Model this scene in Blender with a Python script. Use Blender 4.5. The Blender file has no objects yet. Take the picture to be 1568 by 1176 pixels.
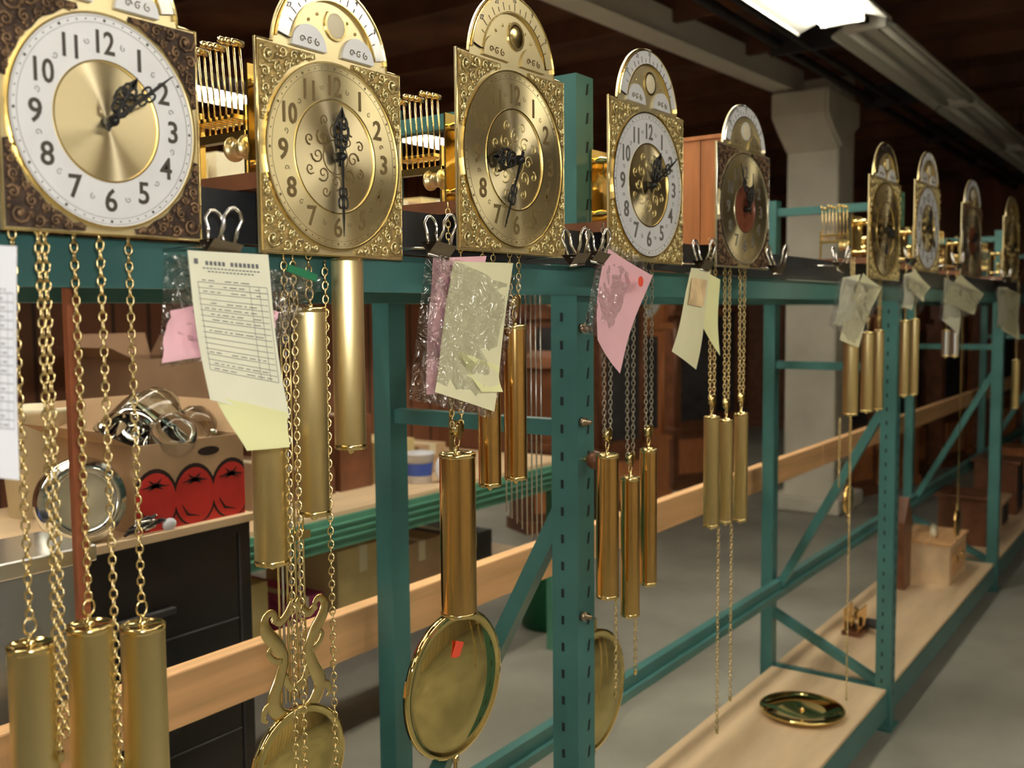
import bpy, bmesh, math, random
from math import sin, cos, pi, radians
from mathutils import Vector, Matrix
random.seed(4)
SC = bpy.context.scene
COL = SC.collection
H = 1.57                     # camera height
TH, PI_, RO = radians(35.6), radians(4.2), radians(0.5)

# ------------------------------------------------------------------ camera
fwd = Vector((cos(TH)*cos(PI_), sin(TH)*cos(PI_), -sin(PI_)))
rt0 = Vector((sin(TH), -cos(TH), 0))
up0 = rt0.cross(fwd)
rt = rt0*cos(RO) - up0*sin(RO)
up = up0*cos(RO) + rt0*sin(RO)
camd = bpy.data.cameras.new("camera")
cam = bpy.data.objects.new("camera", camd)
COL.objects.link(cam)
R = Matrix((rt, up, -fwd)).transposed()
cam.matrix_world = Matrix.Translation((0, 0, H)) @ R.to_4x4()
camd.sensor_width = 36
camd.lens = 36*1500/1568
camd.dof.use_dof = True
camd.dof.focus_distance = 1.35
camd.dof.aperture_fstop = 5.6
camd.clip_start = 0.02
SC.camera = cam
C0 = Vector((0, 0, H))

def S(x, y, Y):
    """surveyed location: sight line (x,y on the 1568-wide print) met with the physical plane Y"""
    d = fwd + rt*((x-784)/1500) + up*((588-y)/1500)
    return C0 + d*(Y/d.y)

def SZ(x, y, Z):
    d = fwd + rt*((x-784)/1500) + up*((588-y)/1500)
    return C0 + d*((Z-H)/d.z)

def mpp(p):
    return (Vector(p)-C0).dot(fwd)/1500

# ------------------------------------------------------------------ materials
def mat(name, col, rough=.5, metal=0, var=0, vs=8, bump=0, bs=60, stretch=(1, 1, 1), emit=0, trans=0, aniso=0, axis='Y', coat=0):
    m = bpy.data.materials.new(name)
    m.use_nodes = True
    nt = m.node_tree
    b = nt.nodes['Principled BSDF']
    c = (*col, 1)
    b.inputs['Base Color'].default_value = c
    b.inputs['Roughness'].default_value = rough
    b.inputs['Metallic'].default_value = metal
    b.inputs['Coat Weight'].default_value = coat
    if trans:
        b.inputs['Transmission Weight'].default_value = trans
        b.inputs['IOR'].default_value = 1.3
    if emit:
        b.inputs['Emission Color'].default_value = c
        b.inputs['Emission Strength'].default_value = emit
    tc = nt.nodes.new('ShaderNodeTexCoord')
    mp = nt.nodes.new('ShaderNodeMapping')
    mp.inputs['Scale'].default_value = stretch
    nt.links.new(tc.outputs['Object'], mp.inputs['Vector'])
    if var:
        n = nt.nodes.new('ShaderNodeTexNoise')
        n.inputs['Scale'].default_value = vs
        n.inputs['Detail'].default_value = 5
        nt.links.new(mp.outputs[0], n.inputs['Vector'])
        r = nt.nodes.new('ShaderNodeValToRGB')
        r.color_ramp.elements[0].position = .3
        r.color_ramp.elements[1].position = .7
        r.color_ramp.elements[0].color = (*[max(0, k*(1-var)) for k in col], 1)
        r.color_ramp.elements[1].color = (*[min(1, k*(1+var)) for k in col], 1)
        nt.links.new(n.outputs['Fac'], r.inputs['Fac'])
        nt.links.new(r.outputs[0], b.inputs['Base Color'])
    if bump:
        n = nt.nodes.new('ShaderNodeTexNoise')
        n.inputs['Scale'].default_value = bs
        n.inputs['Detail'].default_value = 3
        nt.links.new(mp.outputs[0], n.inputs['Vector'])
        bp = nt.nodes.new('ShaderNodeBump')
        bp.inputs['Strength'].default_value = bump
        bp.inputs['Distance'].default_value = .002
        nt.links.new(n.outputs['Fac'], bp.inputs['Height'])
        nt.links.new(bp.outputs[0], b.inputs['Normal'])
    if aniso:
        b.inputs['Anisotropic'].default_value = aniso
        t = nt.nodes.new('ShaderNodeTangent')
        t.direction_type = 'RADIAL'
        t.axis = axis
        nt.links.new(t.outputs[0], b.inputs['Tangent'])
    return m

def planks(name, col, scale, rough=.6, axis='X', var=.35):
    m = mat(name, col, rough, var=var, vs=3, stretch=(1, 1, .15) if axis == 'X' else (.15, 1, 1))
    nt = m.node_tree
    b = nt.nodes['Principled BSDF']
    tc = nt.nodes.new('ShaderNodeTexCoord')
    w = nt.nodes.new('ShaderNodeTexWave')
    w.bands_direction = axis
    w.inputs['Scale'].default_value = scale
    w.inputs['Distortion'].default_value = 0
    nt.links.new(tc.outputs['Object'], w.inputs['Vector'])
    r = nt.nodes.new('ShaderNodeValToRGB')
    r.color_ramp.elements[0].position = 0
    r.color_ramp.elements[1].position = .06
    nt.links.new(w.outputs['Fac'], r.inputs['Fac'])
    old = b.inputs['Base Color'].links[0].from_socket
    mx = nt.nodes.new('ShaderNodeMix')
    mx.data_type = 'RGBA'
    mx.blend_type = 'MULTIPLY'
    mx.inputs[0].default_value = .8
    nt.links.new(old, mx.inputs[6])
    nt.links.new(r.outputs[0], mx.inputs[7])
    nt.links.new(mx.outputs[2], b.inputs['Base Color'])
    return m

M_brass = mat("polished_brass", (.90, .72, .34), .17, 1, var=.05, vs=20)
M_bob = mat("mirror_brass", (.84, .68, .28), .06, 1, bump=.03, bs=9)
M_brassw = mat("weight_brass", (.95, .80, .42), .30, 1, aniso=.85, axis='Z')
M_brassg = mat("golden_brass", (.88, .58, .22), .14, 1, aniso=.4, axis='Z')
M_plate = mat("dial_plate_brass", (.86, .74, .44), .34, .85)
M_sun = mat("sunburst_brass", (.90, .78, .50), .34, 1, aniso=.95)
M_sunr = mat("ring_brass", (.88, .76, .45), .32, .95, aniso=.95)
M_gilt = mat("gilt_spandrel", (.95, .80, .44), .3, .9, var=.12, vs=60)
M_giltb = mat("gilt_ground", (.42, .31, .13), .5, .7, var=.35, vs=120, bump=.5, bs=260)
M_antq = mat("antique_bronze", (.22, .135, .075), .45, .5, var=.5, vs=80)
M_antqb = mat("antique_bronze_ground", (.06, .035, .024), .6, .3, var=.5, vs=80, bump=.5, bs=260)
M_silver = mat("silvered_ring", (.84, .86, .90), .42, .25, var=.03, vs=30)
M_silvm = mat("silver_metal", (.85, .85, .84), .25, 1)
M_ink = mat("dial_ink", (.06, .05, .04), .5)
M_inkg = mat("dial_grey_ink", (.14, .13, .12), .5)
M_gold_ink = mat("dial_gold_ink", (.17, .115, .04), .5, .2)
M_hand = mat("black_hands", (.012, .012, .012), .35)
M_copper = mat("red_centre", (.26, .08, .04), .4, .4, var=.3, vs=60)
M_green = mat("green_paint", (.058, .18, .175), .34, var=.12, vs=6, bump=.06, bs=40)
M_greenl = mat("light_green_paint", (.10, .30, .21), .4, var=.12, vs=6)
M_hole = mat("slot_shadow", (.01, .02, .02), .8)
M_rail = mat("black_rail", (.025, .028, .034), .4, var=.3, vs=12)
M_pine = mat("pine_board", (.76, .45, .22), .55, var=.16, vs=6, stretch=(.3, 6, 6))
M_ply = mat("plywood", (.76, .57, .36), .55, var=.1, vs=5, stretch=(.5, 3, 3))
M_conc = mat("concrete_floor", (.29, .285, .245), .5, var=.25, vs=1.8, bump=.1, bs=60)
M_ceil = mat("ceiling_wood", (.14, .06, .03), .7, var=.4, vs=3)
M_wall = planks("panel_wood", (.24, .09, .038), 1.6)
M_wallf = planks("tan_panel", (.42, .35, .25), 1.2, var=.15)
M_hutch = planks("hutch_wood", (.17, .065, .03), 2.2)
M_white = mat("painted_white", (.80, .76, .65), .6, var=.12, vs=2.5, bump=.2, bs=20)
M_beam = mat("painted_beam", (.9, .88, .80), .6, var=.05, vs=2.5)
M_fix = mat("fixture_white", (.8, .8, .74), .4)
M_tube = mat("fluorescent_tube", (1, .93, .78), .4, emit=33)
M_chain = mat("chain_brass", (.92, .74, .38), .25, 1)
M_chaind = mat("chain_steel", (.42, .38, .30), .3, 1)
M_rod = mat("mahogany_rod", (.26, .08, .035), .35, var=.3, vs=10, stretch=(8, 8, 1))
M_cherry = mat("cherry_wood", (.50, .19, .07), .4, var=.2, vs=6, stretch=(8, 8, 1))
M_paper = mat("cream_paper", (.85, .85, .68), .7, var=.03, vs=10)
M_tag = mat("yellow_tag_paper", (.82, .80, .54), .7, var=.05, vs=10)
M_paperw = mat("white_paper", (.80, .82, .90), .7, var=.02)
M_pink = mat("pink_paper", (.88, .52, .60), .7, var=.05, vs=10)
M_note = mat("yellow_note", (.87, .88, .48), .7, var=.03)
M_peach = mat("peach_paper", (.84, .60, .34), .7, var=.3, vs=20)
M_dot = mat("red_sticker", (.9, .10, .05), .6)
M_print = mat("print_ink", (.16, .16, .17), .7)
M_clip = mat("clip_nickel", (.88, .87, .85), .15, 1)
M_dclip = mat("clip_dark", (.36, .29, .21), .25, .9)
M_black = mat("black_cabinet_paint", (.012, .012, .013), .35, var=.3, vs=10)
M_diam = mat("diamond_plate", (.40, .44, .47), .35, .8, bump=1, bs=45)
M_card = mat("cardboard", (.50, .33, .19), .8, var=.1, vs=8)
M_cardd = mat("dark_cardboard", (.24, .14, .08), .8, var=.1, vs=8)
M_cardy = mat("yellow_carton", (.68, .54, .26), .8, var=.12, vs=8)
M_red = mat("tomato_red", (.62, .035, .03), .5, var=.2, vs=12)
M_redk = mat("carton_black_print", (.03, .012, .01), .6)
M_cream = mat("cream_plastic", (.80, .72, .52), .4)
M_chrome = mat("chrome", (.82, .83, .80), .12, 1)
M_glass = mat("clear_glass", (.95, .97, .96), .03, trans=1)
M_blue = mat("blue_plastic", (.05, .10, .45), .4)
M_magenta = mat("magenta_cloth", (.40, .05, .17), .8)
M_dark = mat("dark_stuff", (.035, .032, .034), .6, var=.4, vs=10)
M_bin = mat("green_bin", (.02, .20, .09), .4)
M_leather = mat("brown_wood", (.17, .065, .03), .4, var=.3, vs=10)

def bagmat():
    m = bpy.data.materials.new("clear_plastic_bag")
    m.use_nodes = True
    nt = m.node_tree
    nt.nodes.clear()
    o = nt.nodes.new('ShaderNodeOutputMaterial')
    mx = nt.nodes.new('ShaderNodeMixShader')
    t = nt.nodes.new('ShaderNodeBsdfTransparent')
    g = nt.nodes.new('ShaderNodeBsdfGlossy')
    g.inputs['Roughness'].default_value = .16
    n = nt.nodes.new('ShaderNodeTexNoise')
    n.inputs['Scale'].default_value = 26
    n.inputs['Distortion'].default_value = 2.5
    tc = nt.nodes.new('ShaderNodeTexCoord')
    nt.links.new(tc.outputs['Object'], n.inputs['Vector'])
    bp = nt.nodes.new('ShaderNodeBump')
    bp.inputs['Distance'].default_value = .04
    nt.links.new(n.outputs['Fac'], bp.inputs['Height'])
    nt.links.new(bp.outputs[0], g.inputs['Normal'])
    mx.inputs[0].default_value = .30
    nt.links.new(t.outputs[0], mx.inputs[1])
    nt.links.new(g.outputs[0], mx.inputs[2])
    nt.links.new(mx.outputs[0], o.inputs[0])
    return m
M_bag = bagmat()

# ------------------------------------------------------------------ mesh builder
class MB:
    def __init__(s):
        s.V = []; s.F = []; s.M = []; s.Sm = []; s.mats = []; s.T = Matrix.Identity(4)
    def mi(s, m):
        if m not in s.mats: s.mats.append(m)
        return s.mats.index(m)
    def add(s, vs, fs, m, smooth=False):
        o = len(s.V)
        T = s.T
        s.V += [tuple(T @ Vector(v)) for v in vs]
        k = s.mi(m)
        for f in fs:
            s.F.append(tuple(i+o for i in f)); s.M.append(k); s.Sm.append(smooth)
    def box(s, a, b, m, rot=None):
        (x0, y0, z0), (x1, y1, z1) = a, b
        vs = [(x0,y0,z0),(x1,y0,z0),(x1,y1,z0),(x0,y1,z0),(x0,y0,z1),(x1,y0,z1),(x1,y1,z1),(x0,y1,z1)]
        s.add(vs, [(0,3,2,1),(4,5,6,7),(0,1,5,4),(1,2,6,5),(2,3,7,6),(3,0,4,7)], m)
    def frame(s, p0, p1):
        d = (Vector(p1)-Vector(p0)).normalized()
        a = Vector((0,0,1)) if abs(d.z) < .9 else Vector((1,0,0))
        u = d.cross(a).normalized()
        return d, u, d.cross(u).normalized()
    def bar(s, p0, p1, w, h, m):
        """rectangular bar; w across, h in the near-vertical direction"""
        p0, p1 = Vector(p0), Vector(p1)
        d, u, v = s.frame(p0, p1)
        vs = []
        for p in (p0, p1):
            for a, b in ((-1,-1),(1,-1),(1,1),(-1,1)):
                vs.append(p+u*a*w/2+v*b*h/2)
        s.add(vs, [(0,1,2,3),(7,6,5,4),(0,4,5,1),(1,5,6,2),(2,6,7,3),(3,7,4,0)], m)
    def tube(s, pts, r, m, seg=6, closed=False):
        pts = [Vector(p) for p in pts]
        n = len(pts)
        vs = []
        u = None
        for i, p in enumerate(pts):
            if closed: d = pts[(i+1) % n]-pts[i-1]
            else: d = pts[min(i+1, n-1)]-pts[max(i-1, 0)]
            if d.length < 1e-9: d = Vector((0,0,1))
            d.normalize()
            if u is None:
                a = Vector((0,0,1)) if abs(d.z) < .9 else Vector((0,1,0))
                u = d.cross(a).normalized()
            else:
                u = (u-d*u.dot(d))
                u = u.normalized() if u.length > 1e-6 else d.orthogonal().normalized()
            v = d.cross(u)
            rr = r[i] if isinstance(r, (list, tuple)) else r
            for k in range(seg):
                a = 2*pi*k/seg
                vs.append(p+u*cos(a)*rr+v*sin(a)*rr)
        fs = []
        for i in range(n if closed else n-1):
            j = (i+1) % n
            for k in range(seg):
                l = (k+1) % seg
                fs.append((i*seg+k, i*seg+l, j*seg+l, j*seg+k))
        if not closed:
            fs.append(tuple(range(seg))[::-1]); fs.append(tuple((n-1)*seg+k for k in range(seg)))
        s.add(vs, fs, m, True)
    def lathe(s, prof, o, m, axis='Z', seg=32, smooth=True):
        o = Vector(o)
        vs = []
        for r, h in prof:
            for k in range(seg):
                a = 2*pi*k/seg
                c, d = r*cos(a), r*sin(a)
                vs.append(o+(Vector((c,d,h)) if axis == 'Z' else Vector((c,h,d)) if axis == 'Y' else Vector((h,c,d))))
        fs = []
        for i in range(len(prof)-1):
            for k in range(seg):
                l = (k+1) % seg
                fs.append((i*seg+k, i*seg+l, (i+1)*seg+l, (i+1)*seg+k))
        s.add(vs, fs, m, smooth)
    def disc(s, r, o, m, axis='Y', seg=48, t=.002):
        s.lathe([(1e-5,0),(r,0),(r,t),(1e-5,t)], o, m, axis, seg, False)
    def ann(s, r0, r1, y, t, m, c=(0,0), a0=0, a1=360, seg=72):
        full = (a1-a0) >= 360
        vs = []
        n = seg if full else seg+1
        for i in range(n):
            a = radians(a0+(a1-a0)*i/seg)
            for r, yy in ((r0,y),(r1,y),(r1,y+t),(r0,y+t)):
                vs.append((c[0]+r*cos(a), yy, c[1]+r*sin(a)))
        fs = []
        for i in range(seg):
            j = (i+1) % n
            for k in range(4):
                l = (k+1) % 4
                fs.append((i*4+k, j*4+k, j*4+l, i*4+l))
        s.add(vs, fs, m)
    def prism(s, pts, y0, y1, m):
        n = len(pts)
        vs = [(x, y0, z) for x, z in pts]+[(x, y1, z) for x, z in pts]
        fs = [tuple(range(n)), tuple(range(n, 2*n))[::-1]]
        fs += [(i, (i+1) % n, (i+1) % n+n, i+n) for i in range(n)]
        s.add(vs, fs, m)
    def ribbon(s, pts, ws, y0, y1, m):
        L, Rr = [], []
        n = len(pts)
        for i in range(n):
            a = Vector(pts[max(0, i-1)]); b = Vector(pts[min(n-1, i+1)])
            d = (b-a).normalized()
            nn = Vector((-d.y, d.x))
            w = ws[i] if isinstance(ws, (list, tuple)) else ws
            L.append(Vector(pts[i])+nn*w/2); Rr.append(Vector(pts[i])-nn*w/2)
        for i in range(n-1):
            s.prism([L[i], L[i+1], Rr[i+1], Rr[i]], y0, y1, m)
    def ornament(s, P, ws, m, flat=.16, yoff=0):
        """flat cast scroll following smoothed points in the XZ plane"""
        pts = []; rr = []
        n = len(P)
        for i in range(n-1):
            p0 = Vector(P[max(0, i-1)]); p1 = Vector(P[i]); p2 = Vector(P[i+1]); p3 = Vector(P[min(n-1, i+2)])
            for k in range(5):
                t = k/5
                q_ = .5*((2*p1)+(p2-p0)*t+(2*p0-5*p1+4*p2-p3)*t*t+(-p0+3*p1-3*p2+p3)*t**3)
                pts.append((q_.x, 0, q_.y)); rr.append((ws[i]*(1-t)+ws[i+1]*t)/2)
        pts.append((P[-1][0], 0, P[-1][1])); rr.append(ws[-1]/2)
        old = s.T
        s.T = old @ Matrix.Translation((0, yoff, 0)) @ Matrix.Diagonal((1, flat, 1, 1))
        s.tube(pts, rr, m, 10)
        s.T = old
    def ball(s, c, r, m, seg=8, sc=(1,1,1)):
        vs = []; fs = []
        rings = max(4, seg//2+1)
        for i in range(rings+1):
            a = pi*i/rings
            for k in range(seg):
                b = 2*pi*k/seg
                vs.append((c[0]+r*sc[0]*sin(a)*cos(b), c[1]+r*sc[1]*sin(a)*sin(b), c[2]+r*sc[2]*cos(a)))
        for i in range(rings):
            for k in range(seg):
                l = (k+1) % seg
                fs.append((i*seg+k, i*seg+l, (i+1)*seg+l, (i+1)*seg+k))
        s.add(vs, fs, m, True)
    def obj(s, name, parent=None, loc=None, bevel=0):
        me = bpy.data.meshes.new(name)
        me.from_pydata(s.V, [], s.F)
        for m in s.mats: me.materials.append(m)
        me.polygons.foreach_set('material_index', s.M)
        me.polygons.foreach_set('use_smooth', s.Sm)
        bm = bmesh.new(); bm.from_mesh(me)
        bmesh.ops.recalc_face_normals(bm, faces=bm.faces)
        bm.to_mesh(me); bm.free()
        me.update()
        o = bpy.data.objects.new(name, me)
        COL.objects.link(o)
        if parent: o.parent = parent
        if loc is not None: o.location = loc
        if bevel:
            b = o.modifiers.new("bevel", 'BEVEL'); b.width = bevel; b.segments = 2; b.limit_method = 'ANGLE'
        return o

def empty(name, loc, rz=0):
    e = bpy.data.objects.new(name, None)
    e.location = loc; e.rotation_euler = (0, 0, rz); e.empty_display_size = .05
    COL.objects.link(e)
    return e

_g = {}
def glyph(t):
    if t not in _g:
        cu = bpy.data.curves.new("g", 'FONT'); cu.body = t; cu.size = 1; cu.align_x = 'CENTER'; cu.align_y = 'CENTER'
        cu.extrude = .02; cu.offset = .014; cu.resolution_u = 3
        o = bpy.data.objects.new("g", cu); COL.objects.link(o)
        dg = bpy.context.evaluated_depsgraph_get()
        me = bpy.data.meshes.new_from_object(o.evaluated_get(dg))
        vs = [v.co.copy() for v in me.vertices]
        fs = [tuple(p.vertices) for p in me.polygons]
        zs = [v.y for v in vs]; mid = (max(zs)+min(zs))/2
        xs = [v.x for v in vs]; mx = (max(xs)+min(xs))/2
        _g[t] = ([(v.x-mx, v.y-mid, v.z) for v in vs], fs)
        bpy.data.objects.remove(o); bpy.data.meshes.remove(me)
    return _g[t]
def text(mb, t, x, z, y, size, m, sx=1):
    vs, fs = glyph(t)
    mb.add([(x+v[0]*size*sx, y-v[2]*.03, z+v[1]*size) for v in vs], fs, m)

# ------------------------------------------------------------------ room
def plane_box(name, a, b, m):
    q = MB(); q.box(a, b, m); return q.obj(name)
RX0, RX1, RY0, RY1, RZ = -3, 15, -3.2, 7.5, 3.45
plane_box("floor", (RX0, RY0, -.1), (RX1, RY1, 0), M_conc)
plane_box("ceiling", (RX0, RY0, RZ), (RX1, RY1, RZ+.1), M_ceil)
plane_box("wall_back", (RX0, RY1, 0), (RX1, RY1+.1, RZ), M_wall)
plane_box("wall_front", (RX0, RY0-.1, 0), (RX1, RY0, RZ), M_wallf)
plane_box("wall_left", (RX0-.1, RY0, 0), (RX0, RY1, RZ), M_wallf)
plane_box("wall_right", (RX1, RY0, 0), (RX1+.1, RY1, RZ), M_wall)
q = MB()
for i in range(18):
    x = RX0+.5+i*1.0
    q.box((x, RY0, RZ-.14), (x+.05, RY1, RZ), M_ceil)
q.obj("ceiling_joists")

pc = SZ(1243, 778, 0.0)
cx, cy = pc.x+.1, pc.y
q = MB()
w = .2
q.box((cx-w, cy-w, .0), (cx+w, cy+w, RZ), M_white)
q.box((cx-w-.12, cy-w-.08, 0), (cx+w+.12, cy+w+.08, .12), M_white)
q.obj("support_column", bevel=.02)
q = MB()
bt = H+1.62
pa = SZ(1222, 150, bt); pb = SZ(846, -4, bt)
d = (pb-pa).normalized()
q.bar(pa+Vector((0,0,.10)), pb+d*3.5+Vector((0,0,.10)), .10, .19, M_beam)
q.bar(pa+Vector((0,0,.012)), pb+d*3.5+Vector((0,0,.012)), .17, .016, M_beam)
q.obj("ceiling_beam", bevel=.004)
q = MB()
q.prism([(cx-w-.34, bt-.02), (cx+w+.02, bt-.02), (cx+w+.02, bt-.2), (cx-w, bt-.4), (cx-w-.2, bt-.3), (cx-w-.34, bt-.2)], cy-w-.03, cy-w-.005, M_white)
q.prism([(cx-w-.34, bt-.02), (cx-w-.005, bt-.02), (cx-w-.005, bt-.42), (cx-w-.2, bt-.3), (cx-w-.34, bt-.2)], cy-w, cy+w, M_white)
q.obj("column_corbel", bevel=.01)
q = MB()
for yy, zz, rr in ((2.05, 3.16, .022), (1.9, 3.22, .015), (2.25, 3.2, .03)):
    q.tube([(-2.9, yy, zz), (14.9, yy, zz)], rr, M_dark, 8)
for i in range(9):
    q.box((-2+i*2, 1.86, 3.14), (-1.97+i*2, 2.3, RZ-.14), M_dark)
q.obj("ceiling_conduit")

def fixture(x0, y, z, L, lit=True, W=.17):
    e = empty("fluorescent_fixture", (x0, y, z))
    q = MB()
    prof = [(-W, -.03), (-.055, .045), (.055, .045), (W, -.03), (W, -.045), (W-.004, -.045), (W-.006, -.034), (.05, .036), (-.05, .036), (-W+.006, -.034), (-W+.004, -.045), (-W, -.045)]
    n = len(prof)
    vs = [(xx, yy, zz) for xx in (0, L) for yy, zz in prof]
    q.add(vs, [(i, (i+1) % n, (i+1) % n+n, i+n) for i in range(n)], M_fix)
    q.box((0, -.05, .046), (L, .05, .09), M_fix)
    q.box((.0, -.03, .0), (L, .03, .036), M_fix)
    for ex in (0, L-.03):
        q.box((ex, -.11, -.03), (ex+.03, .11, .035), M_fix)
    for hx in (.2, L-.2):
        q.tube([(hx, 0, .09), (hx, 0, RZ-z)], .004, M_dark, 5)
    q.obj("canopy", e)
    q = MB()
    for yy in (-.085, .085):
        q.tube([(.03, yy, -.012), (L-.03, yy, -.012)], .02, M_tube if lit else M_fix, 8)
    q.obj("tubes", e)
ZF = H+1.5
fixture(2.85, 1.62, ZF, 2.4, W=.24)
fixture(.35, 1.62, ZF, 2.4)
fixture(-2.2, 1.62, ZF, 2.4)
fixture(5.40, 1.56, ZF, 2.4, False)
fixture(7.85, 1.56, ZF, 2.4, False)
fixture(10.3, 1.56, ZF, 2.4, False)
fixture(-1.2, -1.4, ZF, 2.4)
fixture(1.4, -1.4, ZF, 2.4)
fixture(.2, 3.3, ZF, 2.4)  # added out of view to brighten the ceiling beam and the bench
fixture(3.7, 5.5, ZF, 2.4)
fixture(6.2, 5.5, ZF, 2.4)

# the photographer's flash, just above the lens
fl = bpy.data.lights.new("camera_flash", 'AREA')
fl.shape = 'RECTANGLE'; fl.size = .05; fl.size_y = .03
fl.energy = 5.5
fl.color = (1, .97, .92)
flo = bpy.data.objects.new("camera_flash", fl)
COL.objects.link(flo)
flo.matrix_world = Matrix.Translation(C0+up*.05+rt*.03-fwd*.02) @ R.to_4x4()

# ------------------------------------------------------------------ pallet rack
XF = [-.67, 1.53, 3.73, 5.93, 8.13, 10.33]
q = MB()
for ix, X in enumerate(XF):
    for Y0, top in ((.93, H+.42), (1.39, H+.42)):
        hw = .029 if Y0 < 1 else .026
        x0, x1, y0, y1 = X-hw, X+hw, Y0, Y0+(.056 if Y0 < 1 else .046)
        t = .004
        q.box((x0, y0, .01), (x1, y0+t, top), M_green)
        q.box((x0, y0+t, .01), (x0+t, y1, top), M_green)
        q.box((x1-t, y0+t, .01), (x1, y1, top), M_green)
        q.box((x0+t, y1-t, .01), (x0+.02, y1, top), M_green)
        q.box((x1-.02, y1-t, .01), (x1-t, y1, top), M_green)
        q.box((x0-.025, y0-.01, 0), (x1+.025, y1+.03, .01), M_green)
        if ix in (0, 1, 2) and Y0 < 1:
            z = .12
            while z < top-.03:
                dx = .006
                q.prism([(X+dx-.003, z), (X+dx+.004, z+.002), (X+dx+.007, z+.022), (X+dx+.001, z+.020)], y0-.0006, y0+.001, M_hole)
                q.box((x0-.0006, y0+.03, z+.004), (x0+.001, y0+.036, z+.020), M_hole)
                z += .051
    for z in (.14, H-.215, H+.375):
        q.bar((X, .96, z), (X, 1.42, z), .03, .03, M_green)
    q.bar((X+.01, .98, H-.36), (X+.01, 1.41, H-1.17), .03, .032, M_green)
    q.bar((X+.01, 1.41, H-1.2), (X+.01, .98, .16), .03, .032, M_green)
xa, xb = XF[0], XF[-1]
q.box((xa, .912, H+.028), (xb, .929, H+.078), M_green)
q.box((xa, 1.452, H+.02), (xb, 1.485, H+.1), M_green)
q.box((xa, 1.36, H+.02), (xb, 1.389, H+.1), M_green)
q.box((xa, 1.36, H-1.13), (xb, 1.388, H-1.07), M_green)
q.box((xa, 1.345, H-1.13), (xb, 1.36, H-1.105), M_green)
for i in range(len(XF)-1):
    q.box((XF[i]+.03, .94, .05), (XF[i+1]-.03, .965, .139), M_green)
q.box((xa, 1.36, .05), (xb, 1.385, .139), M_green)
q.obj("pallet_rack")
q = MB()
q.box((xa, .895, H+.08), (xb, .911, H+.138), M_rail)
q.box((xa, .911, H+.134), (xb, .928, H+.138), M_rail)
q.obj("mounting_rail")
for i in range(len(XF)-1):
    q = MB()
    q.box((XF[i]+.034, .944, .141), (XF[i+1]-.034, 1.385, .156), M_ply)
    q.obj("plywood_shelf", bevel=.002)
q = MB()
q.box((-.9, 1.487, H-.742), (4.6, 1.525, H-.638), M_pine)
q.box((4.61, 1.487, H-.742), (10.4, 1.525, H-.638), M_pine)
q.obj("pine_rail_board", bevel=.004)
q = MB()
for z in (H-.03, H-.2, H-.56):
    q.lathe([(1e-4,0),(.009,0),(.009,-.01),(.004,-.01),(.004,-.022),(1e-4,-.022)], (XF[1]-.018, .929, z), M_dclip, 'Y', 8)
q.ball((XF[1]-.005, .908, H-.27), .017, M_leather, 10)
q.lathe([(.006,0),(.006,-.03)], (XF[1]-.005, .929, H-.27), M_brass, 'Y', 8)
q.obj("rack_bolts")

# ------------------------------------------------------------------ clocks
def scroll(mb, cx, cz, r, turns, a0, sg, y, th, m, n=16):
    pts = []; rs = []
    for i in range(n):
        t = i/(n-1)
        a = a0+sg*turns*2*pi*t
        rr = r*(1-.85*t)
        pts.append((cx+rr*cos(a), y, cz+rr*sin(a)))
        rs.append(th*(1-.4*t))
    mb.tube(pts, rs, m, 5)

def spandrel(mb, sx, sz, s, m, deep):
    pts = [(.485, .485), (.485, .13)]
    for k in range(9):
        a = radians(15+60*k/8)
        wob = .478+(.012 if k % 2 else 0)
        pts.append((wob*cos(a), wob*sin(a)))
    pts.append((.13, .485))
    mb.prism([(sx*x*s, sz*z*s) for x, z in pts], -.0018, 0, deep)
    sp = [(.43,.43,.045),(.375,.375,.026),(.455,.345,.03),(.345,.455,.03),(.45,.27,.027),(.27,.45,.027),(.462,.21,.02),(.21,.462,.02),(.465,.16,.014),(.16,.465,.014),(.40,.31,.02),(.31,.40,.02)]
    for i, (x, z, r) in enumerate(sp):
        scroll(mb, sx*x*s, sz*z*s, r*s, 1.4, i*1.3, 1 if i % 2 else -1, -.003, .0075*s, m, 12)
        for j in range(2):
            a = i*2.1+j*2.6
            mb.ball((sx*x*s+r*s*1.1*cos(a), -.0025, sz*z*s+r*s*1.1*sin(a)), r*s*.32, m, 6, (1, .5, 1))
    for i in range(14):
        t = i/13
        a = radians(17+56*t); rr = .495
        mb.ball((sx*rr*cos(a)*s, -.003, sz*rr*sin(a)*s), .009*s, m, 6, (1, .5, 1))
    mb.ball((sx*.43*s, -.004, sz*.43*s), .016*s, m, 8, (1, .5, 1))

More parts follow.
